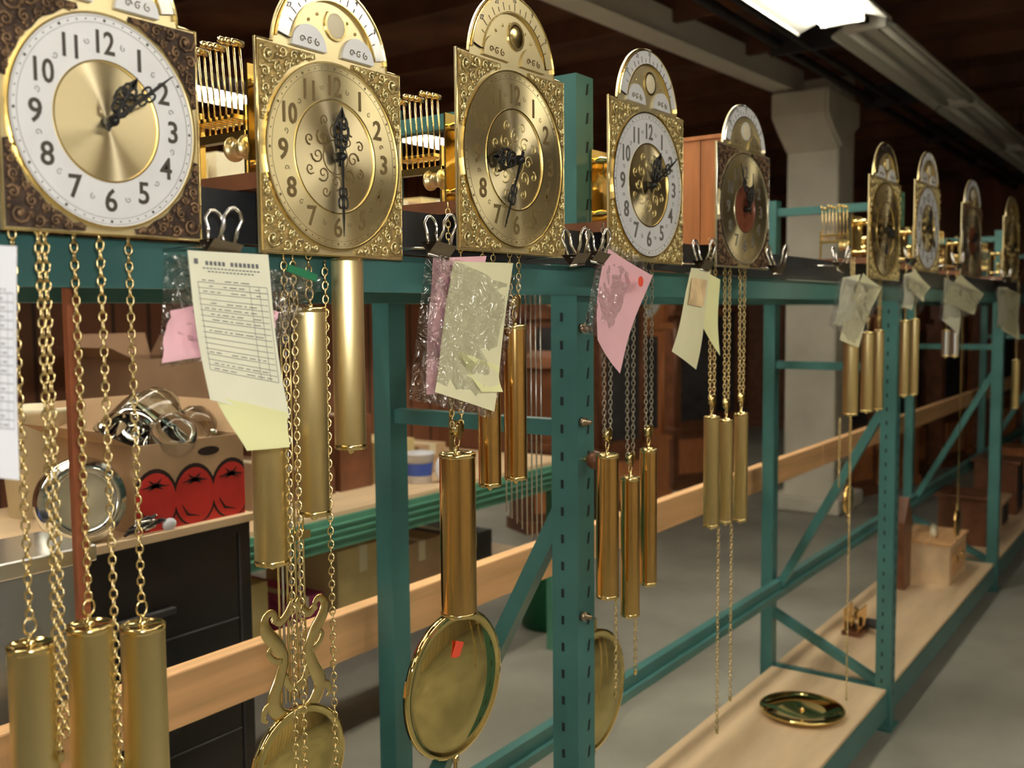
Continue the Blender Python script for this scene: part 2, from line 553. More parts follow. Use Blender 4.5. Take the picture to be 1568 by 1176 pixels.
def hands(mb, s, hr, mn):
    def hand(L, a, y, ornate):
        mb.T = Matrix.Rotation(radians(a), 4, 'Y')
        mb.ribbon([(0, -.05*s), (0, L*.35), (0, L*.75), (0, L)], [.022*s, .013*s, .015*s, .003*s], y-.0012, y, M_hand)
        if ornate:
            for zz, r in ((.30, .034), (.5, .045), (.68, .03)):
                for sx in (-1, 1):
                    mb.tube([(sx*r*.55*s+r*.55*s*cos(t*pi/5), y-.0006, L*zz+r*s*sin(t*pi/5)) for t in range(10)], .0075*s, M_hand, 5, True)
            mb.prism([(-.024*s, L*.8), (0, L*.74), (.024*s, L*.8), (0, L)], y-.0012, y, M_hand)
        else:
            for zz, r in ((.45, .022), (.58, .028)):
                for sx in (-1, 1):
                    mb.tube([(sx*r*.6*s+r*.5*s*cos(t*pi/5), y-.0006, L*zz+r*s*sin(t*pi/5)) for t in range(10)], .0055*s, M_hand, 5, True)
        mb.T = Matrix.Identity(4)
    hand(.25*s, hr, -.009, True)
    hand(.40*s, mn, -.012, False)
    mb.lathe([(1e-4, -.018), (.014*s, -.017), (.024*s, -.013), (.026*s, -.004), (.02*s, 0)], (0, 0, 0), M_hand, 'Y', 14)

def movement(e, s, dz, case=False):
    """brass movement standing on a seat board behind the dial; dz = seat board top relative to dial centre"""
    q = MB()
    sw = min(.10, s*.42)
    q.box((-sw, .012, dz-.018), (sw, .60, dz), M_leather)
    pw, ph = .054, .135
    for y in (.035, .085):
        q.box((-pw, y, dz+.005), (pw, y+.003, dz+ph), M_brass)
    for sx in (-1, 1):
        for z in (dz+.02, dz+ph-.02):
            q.lathe([(.005, 0), (.007, .012), (.004, .02), (.007, .032), (.005, .047)], (sx*(pw-.01), .038, z), M_brass, 'Y', 10)
            q.lathe([(.004, 0), (.004, .03)], (sx*(pw-.01), .004, z), M_silvm, 'Y', 8)
    for gx, gz, r, y in ((-.03, .045, .026, .045), (.03, .045, .026, .052), (0, .045, .028, .06), (-.025, .1, .02, .066), (.025, .1, .022, .05), (0, .11, .016, .072)):
        n = 24
        pts = []
        for i in range(n*2):
            rr = r if i % 2 else r*.91
            a = pi*i/n
            pts.append((gx+rr*cos(a), dz+gz+rr*sin(a)))
        q.prism(pts, y, y+.003, M_brass)
    # cable drum at the side
    q.lathe([(1e-4, 0), (.015, 0), (.015, .003), (.011, .003), (.011, .024), (.015, .024), (.015, .028), (1e-4, .028)], (-.047, .095, dz+.04), M_gilt, 'Y', 24)
    hx = -.045
    for k in range(8):
        y = .102+.011*k
        q.tube([(hx, y, dz+.06), (hx-.002, y, dz+.11), (hx-.006, y, dz+.160+.003*(k % 3))], .0014, M_brass, 5)
        q.lathe([(1e-4, -.010), (.0042, -.009), (.0042, .007), (1e-4, .008)], (hx-.008, y, dz+.160+.003*(k % 3)), M_brass, 'X', 8)
        q.box((hx-.02, y-.003, dz+.072), (hx+.018, y+.003, dz+.077), M_brass)
    q.box((hx-.006, .097, dz+.05), (hx+.006, .187, dz+.06), M_brass)
    q.box((hx-.004, .097, dz), (hx+.004, .101, dz+.09), M_brass)
    q.box((hx-.004, .183, dz), (hx+.004, .187, dz+.09), M_brass)
    return q.obj("movement", e)

def clock(xl, xr, yt, yb, kind, hr, mn, Y=.84, cased=False):
    """xl,xr: left/right edge; yt,yb: square top/bottom at the middle of the dial"""
    ym = (yt+yb)/2
    XL, XR = S(xl, ym, Y).x, S(xr, ym, Y).x
    X = (XL+XR)/2
    s = XR-XL
    lo, hi = xl, xr
    for _ in range(30):
        mid = (lo+hi)/2
        if S(mid, ym, Y).x < X: lo = mid
        else: hi = mid
    zt, zb = S(lo, yt, Y).z, S(lo, yb, Y).z
    kz = (zt-zb)/s
    zc = (zt+zb)/2
    e = empty("grandfather_clock_dial_and_movement", (X, Y, zc))
    e.scale = (1, 1, kz)
    K = dict(
        bronze=dict(plate=M_plate, ring=M_silver, num=M_ink, sp=M_antq, spb=M_antqb, cen=M_sun, eng=None, frame=M_brass, moon=M_silvm, r0=.265),
        brass=dict(plate=M_plate, ring=M_sunr, num=M_gold_ink, sp=M_gilt, spb=M_giltb, cen=M_sun, eng=M_gold_ink, frame=M_brass, moon=M_silvm, r0=.285),
        brass2=dict(plate=M_plate, ring=M_sunr, num=M_gold_ink, sp=M_gilt, spb=M_giltb, cen=M_sun, eng=M_gilt, frame=M_brass, moon=M_plate, r0=.27),
        silver=dict(plate=M_plate, ring=M_silver, num=M_inkg, sp=M_gilt, spb=M_giltb, cen=M_sun, eng=M_gilt, frame=M_brass, moon=M_silver, r0=.27),
        dark=dict(plate=M_plate, ring=M_sunr, num=M_inkg, sp=M_antq, spb=M_antqb, cen=M_copper, eng=None, frame=M_silvm, moon=M_silver, r0=.2),
    )[kind]
    q = MB()
    ra, ca = .40*s, .47*s
    pts = [(-s/2, -s/2), (s/2, -s/2), (s/2, s/2)]
    a0 = math.asin((s/2-ca)/ra)
    for i in range(29):
        a = a0+(pi-2*a0)*i/28
        pts.append((ra*cos(a), ca+ra*sin(a)))
    pts.append((-s/2, s/2))
    q.prism(pts, 0, .0035, K['plate'])
    q.tube([(x*.994, -.0004, z*.994) for x, z in pts], .0013, K['frame'], 5, True)
    q.obj("dial_plate", e)
    q = MB()
    r1 = .462*s; r0 = K['r0']*s
    q.ann(r0, r1, -.0025, .0025, K['ring'])
    q.obj("chapter_ring", e)
    q = MB()
    q.ann(r1-.003*s, r1+.006*s, -.004, .004, K['frame'])
    q.ann(r0-.007*s, r0+.001*s, -.0035, .0035, K['frame'])
    for k in range(60):
        a = k*pi/30
        c, d = cos(a), sin(a)
        rr = .437*s
        w = .0035*s if k % 5 else .007*s
        q.disc(w, (rr*c, -.0029, rr*d), K['num'], seg=6, t=.0004)
    for r in (.45, .424):
        q.ann(r*s-.0012*s, r*s, -.0028, .0003, K['num'])
    for h in range(1, 13):
        a = radians(90-30*h)
        rr = (K['r0']+.42)/2*s
        hs = min(.14, (.42-K['r0'])*1.02)*s
        text(q, str(h), rr*cos(a), rr*sin(a), -.0027, hs, K['num'], .82 if h > 9 else .95)
    if kind != 'dark':
        for k in range(12):
            a = radians(15+30*k)
            scroll(q, .345*s*cos(a), .345*s*sin(a), .016*s, 1.1, k, 1, -.0028, .0016*s, K['num'], 8)
    q.obj("numerals", e)
    q = MB(); q.disc(r0-.002*s, (0, -.0012, 0), K['cen'], t=.0012, seg=64); q.obj("dial_centre", e)
    if K['eng']:
        q = MB()
        for k in range(8):
            a = k*pi/4
            scroll(q, .125*s*cos(a), .125*s*sin(a), .042*s, 1.3, a, 1, -.0016, .0042*s, K['eng'], 14)
            a += pi/8
            scroll(q, .19*s*cos(a), .19*s*sin(a), .03*s, 1.2, a+2, -1, -.0016, .0036*s, K['eng'], 12)
        q.ann(.082*s, .088*s, -.0016, .0004, K['eng'])
        q.obj("centre_filigree", e)
    q = MB()
    for sx in (-1, 1):
        for sz in (-1, 1):
            spandrel(q, sx, sz, s, K['sp'], K['spb'])
    q.obj("spandrels", e)
    q = MB()
    c = (0, ca)
    q.ann(.30*s, .385*s, -.003, .003, K['moon'], c, 12, 168, 40)
    q.ann(.295*s, .303*s, -.0045, .0045, K['frame'], c, 12, 168, 40)
    q.ann(.383*s, .39*s, -.0045, .0045, K['frame'], c, 8, 172, 40)
    for k in range(-7, 8):
        a = radians(90+k*9)
        p0 = (c[0]+.31*s*cos(a), c[1]+.31*s*sin(a)); p1 = (c[0]+(.335 if k % 2 else .35)*s*cos(a), c[1]+(.335 if k % 2 else .35)*s*sin(a))
        q.ribbon([p0, p1], .005*s, -.0034, -.003, M_ink if kind != 'brass2' else M_gold_ink)
        if k % 3 == 0:
            text(q, str(15+k*2), c[0]+.366*s*cos(a), c[1]+.366*s*sin(a), -.003, .035*s, M_inkg)
    for sx in (-1, 1):
        pp = []
        for i in range(17):
            a = pi*i/16
            pp.append((sx*.17*s+.115*s*cos(a), .505*s+.115*s*sin(a)))
        q.prism(pp, -.004, 0, M_silver if kind in ('bronze', 'brass', 'silver') else M_plate)
        for k in range(3):
            scroll(q, sx*.17*s+(k-1)*.05*s, .54*s, .02*s, 1.2, k, 1, -.0044, .003*s, M_gold_ink, 9)
    q.disc(.075*s, (.02*s, -.002, .655*s), M_brass if kind != 'dark' else M_silver, t=.002, seg=28)
    q.ball((.02*s, -.002, .655*s), .062*s, M_cream if kind != 'brass2' else M_brass, 16, (1, .12, 1))
    for k in range(8):
        a = radians(30+k*17)
        q.ball((.24*s*cos(a), -.001, ca+.24*s*sin(a)), .008*s, M_brass, 6, (1, .4, 1))
    q.obj("moon_phase_arch", e)
    q = MB(); hands(q, s, hr, mn); q.obj("hands", e)
    if not cased:
        mv = movement(e, s, (H+.157)-zc)
        mv.scale = (1, 1, 1/kz)
    else:
        q = MB()
        z0, z1 = (H+.139)-zc, (H+.358)-zc
        q.box((-.108, .004, z0), (-.096, .052, z1), M_cherry)
        q.box((.096, .004, z0), (.108, .052, z1), M_cherry)
        q.box((-.108, .054, z0), (-.096, .15, z1), M_cherry)
        q.box((.096, .054, z0), (.108, .15, z1), M_cherry)
        q.box((-.096, .14, z0), (.096, .15, z1), M_cherry)
        q.box((-.112, .004, z1), (.112, .155, z1+.008), M_cherry)
        q.box((-.096, .004, z0), (.096, .14, z0+.01), M_cherry)
        o = q.obj("cherry_case", e); o.scale = (1, 1, 1/kz)
    return e

clock(-4, 303, 12, 361, 'bronze', 33, 52)
clock(395, 613, 88, 393, 'brass', 4, 180)
clock(700, 863, 101, 389, 'brass2', 268, 203)
clock(932, 1045, 165, 402, 'silver', 28, 58)
clock(1097, 1177, 229, 411, 'dark', 25, -25, cased=True)
clock(1330, 1378, 275, 429, 'brass', 100, 200)
clock(1400, 1438, 282, 417, 'silver', 10, 140)
clock(1472, 1502, 315, 424, 'dark', 60, 170)
clock(1536, 1560, 335, 428, 'brass2', 60, 100)

# ------------------------------------------------------------------ chains / weights
def chain(mb, p0, p1, m, pitch=.0082, wd=.0036, wire=.00105):
    p0, p1 = Vector(p0), Vector(p1)
    L = (p1-p0).length
    n = max(2, int(L/pitch))
    d = (p1-p0).normalized()
    a = Vector((1, 0, 0))
    u = (a-d*a.dot(d)).normalized(); v = d.cross(u)
    u, v = (u+v).normalized(), (v-u).normalized()
    hl = pitch*.66
    for i in range(n):
        c = p0+d*(L*(i+.5)/n)
        s_ = u if i % 2 else v
        pts = []
        for k in range(8):
            t = 2*pi*k/8+pi/8
            pts.append(c+d*hl*sin(t)+s_*wd*cos(t)*.95)
        mb.tube(pts, wire, m, 4, True)

WZT = H+.137
def weight(x, yt, yb, wpx, Y=.872, m=None, strands=1, cm=None, sp=.014, hang=True):
    m = m or M_brassw; cm = cm or M_chain
    pt = S(x, yt, Y); k = mpp(pt)
    pb_ = S(x, yb, Y)
    r = wpx*k/2
    L = pt.z-pb_.z
    e = empty("clock_weight", (pt.x, Y, pt.z-L))
    q = MB()
    o = (0, 0, 0)
    q.lathe([(r*.975, .0065), (r*.975, L-.0065)], o, m, 'Z', 40)
    q.obj("shell", e)
    q = MB()
    q.lathe([(1e-4, .0), (r*.93, .0), (r, .001), (r, .006), (r*.975, .0065)], o, M_brass, 'Z', 40)
    q.lathe([(r*.975, L-.0065), (r, L-.006), (r, L-.001), (r*.95, L), (r*.86, L), (r*.84, L-.0015), (1e-4, L-.0015)], o, M_brass, 'Z', 40)
    q.lathe([(r*.2, L-.002), (r*.2, L+.003), (r*.1, L+.004), (r*.1, L+.009), (1e-4, L+.01)], o, M_brass, 'Z', 12)
    q.lathe([(r*.25, 0), (r*.2, -.005), (1e-4, -.007)], o, M_brass, 'Z', 12)
    zt = L+.009
    zc_ = WZT+.015-(pt.z-L)
    q.tube([(.006*cos(t*pi/5), 0, zt+.007+.008*sin(t*pi/5)) for t in range(10)], .0012, M_chain, 5, True)
    if hang:
        if strands == 1:
            chain(q, (0, 0, zt+.014), (0, 0, zc_), cm)
        else:
            q.lathe([(1e-4, -.004), (.012, -.004), (.009, 0), (.012, .004), (1e-4, .004)], (0, 0, zt+.026), M_brass, 'Y', 20)
            q.box((-.003, -.005, zt+.01), (.003, -.0042, zt+.032), M_brass)
            for sx in (-1, 1):
                chain(q, (sx*.0105, 0, zt+.028), (sx*sp, 0, zc_), cm)
    q.obj("caps_and_chain", e)

def loose_chain(x, y0, y1, Y=.86, m=None, dbl=False):
    m = m or M_chain
    a = S(x, y0, Y); b = S(x, y1, Y)
    q = MB()
    chain(q, (a.x, Y, a.z), (a.x, Y, b.z), m)
    if dbl:
        chain(q, (a.x+.008, Y+.004, a.z), (a.x+.008, Y+.004, b.z+.01), m)
    q.lathe([(.003, 0), (.004, -.008), (1e-4, -.012)], (a.x, Y, b.z), M_brass, 'Z', 8)
    q.obj("weight_chain")

# clock 1
weight(47, 985, 1330, 70)
weight(137, 955, 1300, 70)
weight(218, 955, 1300, 67)
loose_chain(56, 300, 1165, .85, dbl=True)
loose_chain(150, 300, 1200, .85)
# clock 2
weight(412, 672, 865, 55, .885)
weight(474, 470, 790, 52, .885)
weight(531, 392, 688, 50, .885)
loose_chain(434, 390, 1300, .86)
loose_chain(448, 390, 1300, .865)
loose_chain(497, 400, 1240, .87)
# clock 3
weight(700, 693, 943, 57, .875, M_brassg, 2)
weight(749, 590, 745, 36, .885, M_brassg, 2)
weight(788, 497, 735, 36, .885, M_brassg, 2)
# clock 4
weight(930, 695, 915, 36, .87, M_brassg, 2, M_chaind)
weight(965, 730, 943, 30, .87, M_brassg, 2, M_chaind)
weight(993, 687, 895, 27, .87, M_brassg, 2, M_chaind)
loose_chain(943, 905, 1060, .86)
loose_chain(973, 905, 1025, .86)
# clock 5
weight(1090, 637, 806, 25, .87, M_brassw, 2)
weight(1112, 642, 800, 22, .87, M_brassw, 2)
weight(1135, 632, 797, 22, .87, M_brassw, 2)
loose_chain(1100, 800, 1115, .862)
loose_chain(1120, 800, 1065, .862)
# clock 6..9
weight(1304, 510, 635, 24, .875, M_brassw, 2)
weight(1329, 508, 630, 20, .875, M_brassw, 2)
weight(1346, 505, 627, 16, .875, M_brassw, 2)
loose_chain(1286, 640, 740, .86)
loose_chain(1303, 640, 1060, .862)
weight(1386, 490, 606, 15, .875)
weight(1401, 488, 604, 14, .875)
weight(1449, 505, 546, 13, .875, M_silvm)
weight(1463, 500, 546, 13, .875, M_silvm)
weight(1556, 550, 625, 12, .875)

# ------------------------------------------------------------------ pendulums
def pendulum(x, yc, r, Y=1.02, rod='brass', mb_=None, lyre=False):
    mb_ = mb_ or M_bob
    c = S(x, yc, Y)
    e = empty("clock_pendulum", (c.x, Y, c.z))
    q = MB()
    q.lathe([(1e-4, -.013), (r*.3, -.0125), (r*.6, -.0105), (r*.85, -.006), (r*.93, -.003), (r*.94, -.006), (r, -.005), (r, .004), (r*.9, .006), (1e-4, .01)], (0, 0, 0), mb_, 'Y', 64)
    q.obj("bob", e)
    ztop = H+.137-c.z
    q = MB()
    if rod == 'wood':
        q.box((-.0065, -.004, r*.9), (.0065, .004, ztop), M_rod)
    elif not lyre:
        q.box((-.004, -.0015, r*.9), (.004, .0015, ztop), M_brass)
        q.box((-.012, -.004, r*.95), (.012, .004, r*.95+.03), M_brass)
    q.lathe([(.006, -.012), (.006, 0), (.0035, 0), (.0035, -.03), (1e-4, -.03)], (0, 0, -r+.002), M_brass, 'Z', 12)
    if lyre:
        z0 = r*.85
        for sx in (-1, 1):
            def o_(P, ws, yo=0):
                q.ornament([(sx*a, b) for a, b in P], ws, M_brass, .16, yo)
            o_([(.008, z0), (.030, z0+.010), (.042, z0+.032), (.030, z0+.06), (.023, z0+.085), (.034, z0+.108), (.050, z0+.128), (.053, z0+.145), (.043, z0+.153), (.035, z0+.146), (.039, z0+.137)],
               [.018, .022, .024, .02, .018, .022, .02, .014, .011, .009, .007])
            o_([(.0, z0+.038), (.013, z0+.045), (.021, z0+.06), (.028, z0+.068)], [.016, .013, .012, .01], .0008)
            o_([(.040, z0+.146), (.026, z0+.136), (.013, z0+.144), (.0, z0+.158)], [.010, .014, .014, .018], .0008)
            o_([(.040, z0+.03), (.055, z0+.026), (.060, z0+.014), (.053, z0+.008)], [.014, .012, .008, .004], -.0006)
            o_([(.026, z0+.083), (.040, z0+.088), (.048, z0+.10), (.042, z0+.108)], [.012, .010, .008, .004], -.0006)
            o_([(.026, z0+.005), (.032, z0-.006), (.044, z0-.004)], [.014, .01, .004], -.0006)
        for k in range(7):
            xx = (k-3)*.0075
            q.tube([(xx, .006, z0+.02), (xx, .006, ztop-.05)], .0018, M_silvm if k % 2 else M_brass, 6)
        q.box((-.032, .001, ztop-.06), (.032, .010, ztop-.045), M_brass)
        q.box((-.032, .001, z0+.24), (.032, .010, z0+.25), M_brass)
        q.box((-.005, .001, ztop-.046), (.005, .006, ztop), M_brass)
    q.obj("rod", e)
    return e
pendulum(142, 1290, .085, .94, 'wood')
pendulum(458, 1170, .082, 1.0, lyre=True)
e = pendulum(696, 1046, .125, 1.02)
q = MB()
q.T = Matrix.Translation((-.006, -.0122, .062)) @ Matrix.Rotation(radians(6), 4, 'X') @ Matrix.Rotation(.4, 4, 'Y')
q.box((-.011, -.001, -.014), (.011, 0, .014), M_dot); q.obj("sticker", e)
pendulum(907, 1058, .128, 1.02)
pendulum(1299, 765, .05, 1.0, mb_=M_brassg)
pendulum(1466, 800, .07, 1.02, mb_=M_brassg)
pendulum(1518, 690, .06, 1.02, mb_=M_brassg)
for Xr, Lr in ((1.66, .5),):
    q = MB()
    q.box((Xr-.1, 1.12, H+.098), (Xr+.05, 1.16, H+.136), M_dark)
    for k in range(8):
        q.tube([(Xr-.09+.018*k, 1.14, H+.10), (Xr-.09+.018*k, 1.14, H+.1-Lr-.015*k)], .0016, M_silvm, 6)
    q.obj("chime_rod_block")

c = SZ(1228, 1092, .156)
q = MB(); r = .145
q.lathe([(1e-4, .012), (.02, .012), (r*.5, .014), (r*.9, .018), (r*.96, .024), (r, .022), (r, .016), (r*.8, .006), (r*.4, .0), (1e-4, .0)], (c.x, c.y, .1565), M_bob, 'Z', 64)
q.lathe([(.012, .012), (.012, .016), (.006, .02), (1e-4, .02)], (c.x, c.y, .1565), M_brassg, 'Z', 16)
q.obj("spare_pendulum_bob")

# ------------------------------------------------------------------ tags and clips
def sheet(mb, cs, Y, m, lines=0, bend=.006, ph=0, head=False, nx=6, nz=12, crumple=0):
    P = [S(x, y, Y) for x, y in cs]
    jit = {}
    def at(u, v, off=0):
        p = P[0].lerp(P[1], u).lerp(P[3].lerp(P[2], u), v)
        return Vector((p.x, Y+bend*sin(v*4+ph)*(.3+v)+bend*.6*sin(u*3+ph*2)+off, p.z))
    vs = [at(i/nx, j/nz)+Vector((0, random.uniform(-crumple, crumple), 0)) for j in range(nz+1) for i in range(nx+1)]
    fs = [(j*(nx+1)+i, j*(nx+1)+i+1, (j+1)*(nx+1)+i+1, (j+1)*(nx+1)+i) for j in range(nz) for i in range(nx)]
    mb.add(vs, fs, m, True)
    def strip(u0, v0, u1, v1, mm=M_print):
        n = 6
        vv = []
        for i in range(n+1):
            u = u0+(u1-u0)*i/n
            vv += [at(u, v0, -.0006), at(u, v1, -.0006)]
        mb.add(vv, [(2*i, 2*i+2, 2*i+3, 2*i+1) for i in range(n)], mm)
    if lines:
        for i in range(lines):
            v = .2+.62*i/lines
            strip(.08, v, .94, v+.003)
            if random.random() < .75:
                a = .12+random.random()*.1
                while a < .8:
                    l = .03+random.random()*.08
                    strip(a, v-.016, a+l, v-.011); a += l+.03+(.1 if random.random() < .2 else 0)
        for u in (.08, .72, .84, .94):
            strip(u, .2, u+.005, .2+.62*(lines-1)/lines)
    if head:
        for k in range(13):
            if k != 5: strip(.2+k*.052, .062, .2+k*.052+.034, .088)
        for k in range(16): strip(.16+k*.045, .105, .16+k*.045+.032, .112)
        for k in range(13): strip(.22+k*.045, .125, .22+k*.045+.03, .132)
        strip(.06, .05, .11, .085)
    return at

def bag(mb, cs, Y, seed=1):
    random.seed(seed)
    for off in (-.006, .008):
        P = [S(x, y, Y+off) for x, y in cs]
        nx, nz = 12, 16
        vs = []
        for j in range(nz+1):
            for i in range(nx+1):
                u, v = i/nx, j/nz
                p = P[0].lerp(P[1], u).lerp(P[3].lerp(P[2], u), v)
                edge = min(u, 1-u, v, 1-v)
                k = min(1, edge*6)
                vs.append((p.x, Y+off*k+random.uniform(-.004, .004)*k, p.z))
        mb.add(vs, [(j*(nx+1)+i, j*(nx+1)+i+1, (j+1)*(nx+1)+i+1, (j+1)*(nx+1)+i) for j in range(nz) for i in range(nx)], M_bag, True)

def clip(x, y, size=.018, Y=.80, m=None):
    m = m or M_clip
    c = S(x, y, Y)
    q = MB()
    w = size
    q.T = Matrix.Translation((c.x, Y, c.z)) @ Matrix.Rotation(random.uniform(-.25, .25), 4, 'Y')
    vs = [(-w, 0, -w*.55), (w, 0, -w*.55), (w, -.012*w/.018, w*.25), (-w, -.012*w/.018, w*.25), (-w, .012*w/.018, w*.25), (w, .012*w/.018, w*.25)]
    q.add(vs, [(0,1,2,3), (2,5,4,3), (0,4,5,1)], M_dclip)
    q.tube([(-w, 0, -w*.55), (w, 0, -w*.55)], w*.1, m, 6)
    for sy in (-1, 1):
        pts = [(-w*.55, sy*.4*w, w*.2), (-w*.45, sy*.7*w, w*1.0), (-w*.6, sy*.8*w, w*1.5), (-w*.35, sy*.85*w, w*1.95), (0, sy*.87*w, w*2.1), (w*.35, sy*.85*w, w*1.95), (w*.6, sy*.8*w, w*1.5), (w*.45, sy*.7*w, w*1.0), (w*.55, sy*.4*w, w*.2)]
        q.tube(pts, w*.11, m, 6)
    q.T = Matrix.Identity(4)
    q.tube([(c.x, Y, c.z), (c.x, (Y+.89)/2, c.z+.002), (c.x, .894, c.z+.001)], .0016, m, 5)
    q.obj("binder_clip")

q = MB(); sheet(q, [(-70, 372), (26, 377), (28, 735), (-66, 725)], .76, M_paperw, lines=16, bend=.002); q.obj("paper_sheet")
# tag 1
q = MB()
sheet(q, [(262, 476), (330, 462), (320, 545), (246, 556)], .801, M_pink, bend=.004, crumple=.003, nx=8, nz=8)
sheet(q, [(396, 462), (426, 478), (420, 535), (392, 528)], .803, M_pink, bend=.003, crumple=.002)
sheet(q, [(287, 383), (411, 390), (440, 640), (318, 612)], .79, M_paper, lines=17, head=True, bend=.004)
sheet(q, [(330, 606), (440, 632), (438, 684), (376, 690)], .786, M_note, bend=.003, ph=1)
bag(q, [(258, 388), (490, 425), (430, 530), (250, 562)], .812, 1)
a = S(440, 410, .8); b = S(484, 426, .8)
q.bar(a, b, .003, .008, M_bin)
q.obj("repair_tag")
clip(339, 378, .018)
# tag 2
q = MB()
sheet(q, [(664, 395), (745, 392), (720, 600), (650, 604)], .80, M_pink, bend=.003, crumple=.001)
sheet(q, [(697, 400), (785, 403), (752, 630), (664, 600)], .793, M_tag, bend=.003, ph=1)
sheet(q, [(705, 540), (765, 560), (768, 600), (735, 600)], .787, M_note, bend=.003)
bag(q, [(658, 388), (792, 425), (750, 640), (632, 612)], .795, 2)
q.obj("repair_tag")
clip(672, 380, .02)
# tag 3
q = MB()
sheet(q, [(928, 378), (1000, 422), (945, 572), (910, 520)], .80, M_pink, bend=.006)
p = S(979, 431, .792); q.disc(.009, (p.x, .789, p.z), M_dot, seg=20, t=.0005)
bag(q, [(925, 372), (985, 400), (938, 520), (897, 510)], .81, 3)
q.obj("repair_tag")
clip(883, 394, .021); clip(915, 392, .02)
# tag 4
q = MB()
sheet(q, [(1080, 414), (1103, 428), (1100, 545), (1068, 490)], .812, M_note, bend=.004)
sheet(q, [(1058, 410), (1090, 414), (1066, 566), (1026, 538)], .80, M_tag, bend=.004, ph=2)
sheet(q, [(1060, 425), (1084, 429), (1076, 470), (1052, 466)], .796, M_peach, bend=.002, ph=2)
q.obj("repair_tag")
clip(1078, 404, .022); clip(1190, 410, .024)
for cs, cs2, cl in (
    ([(1322, 418), (1350, 440), (1312, 532), (1282, 520)], [(1290, 425), (1320, 420), (1300, 500), (1272, 498)], (1287, 407)),
    ([(1400, 410), (1425, 440), (1412, 462), (1388, 440)], [(1384, 420), (1404, 415), (1396, 475), (1378, 470)], (1395, 400)),
    ([(1470, 420), (1507, 450), (1490, 482), (1442, 462)], [(1446, 425), (1472, 440), (1468, 512), (1440, 490)], (1466, 407)),
    ([(1540, 440), (1562, 450), (1560, 520), (1532, 505)], [(1528, 440), (1545, 440), (1540, 500), (1524, 500)], (1540, 427))):
    q = MB()
    sheet(q, cs, .80, M_tag, bend=.006)
    sheet(q, cs2, .808, M_paper, bend=.006, ph=2)
    bag(q, [cs2[0], cs[1], cs[2], cs2[3]], .80, 5)
    q.obj("repair_tag")
    clip(cl[0], cl[1], .024)

# ------------------------------------------------------------------ background: cabinet and bench
cz = S(380, 785, 1.8).z
cxr = S(382, 785, 1.8).x
q = MB()
q.box((.15, 1.8, .04), (cxr, 2.34, cz-.02), M_black)
q.box((.15, 1.81, 0), (cxr-.01, 2.33, .04), M_black)
q.box((.9, 1.79, cz-.019), (cxr+.01, 2.34, cz), M_ply)
q.box((.15, 1.79, cz-.019), (.899, 2.34, cz-.001), M_dark)
for x in (.55, .95, 1.43):
    q.box((x, 1.796, .06), (x+.006, 1.8, cz-.04), M_dark)
for z in (cz-.24, cz-.5):
    q.box((.2, 1.795, z), (cxr-.04, 1.8, z+.005), M_dark)
    q.box((1.1, 1.78, z+.06), (1.25, 1.795, z+.075), M_dark)
q.obj("black_steel_cabinet", bevel=.003)
q = MB()
pl = S(80, 845, 1.72)
q.box((.2, 1.6, 0), (pl.x, 1.775, pl.z), M_diam)
q.box((.2, 1.59, pl.z), (pl.x+.01, 1.775, pl.z+.03), M_silvm)
for z in (.3, .6, .8):
    q.box((.2, 1.592, z), (pl.x, 1.6, z+.012), M_silvm)
q.obj("diamond_plate_toolbox", bevel=.003)

def carton(name, x, y, z, w, d, h, m, flaps=True, rz=0, deco=None):
    e = MB()
    e.T = Matrix.Translation((x, y, z)) @ Matrix.Rotation(rz, 4, 'Z')
    t = .004
    e.box((-w/2, -d/2, 0), (w/2, d/2, t), m)
    e.box((-w/2, -d/2, t), (w/2, -d/2+t, h), m)
    e.box((-w/2, d/2-t, t), (w/2, d/2, h), m)
    e.box((-w/2, -d/2+t, t), (-w/2+t, d/2-t, h), m)
    e.box((w/2-t, -d/2+t, t), (w/2, d/2-t, h), m)
    if flaps:
        f = min(w, d)*.35
        e.add([(-w/2, -d/2, h), (-w/2, d/2, h), (-w/2-f*.8, d/2, h+f*.4), (-w/2-f*.8, -d/2, h+f*.4)], [(0,1,2,3)], m)
        e.add([(w/2, -d/2, h), (w/2, d/2, h), (w/2+f*.4, d/2, h+f*.7), (w/2+f*.4, -d/2, h+f*.7)], [(0,1,2,3)], m)
        e.add([(-w/2, d/2, h), (w/2, d/2, h), (w/2, d/2+f*.3, h+f*.8), (-w/2, d/2+f*.3, h+f*.8)], [(0,1,2,3)], m)
    else:
        e.box((-w/2+t, -d/2+t, h-t), (w/2-t, d/2-t, h), m)
        e.box((-.02, -d/2-.0006, h*.6), (.02, d/2, h+.0008), M_cream)
    if deco: deco(e, w, d, h)
    return e.obj(name)

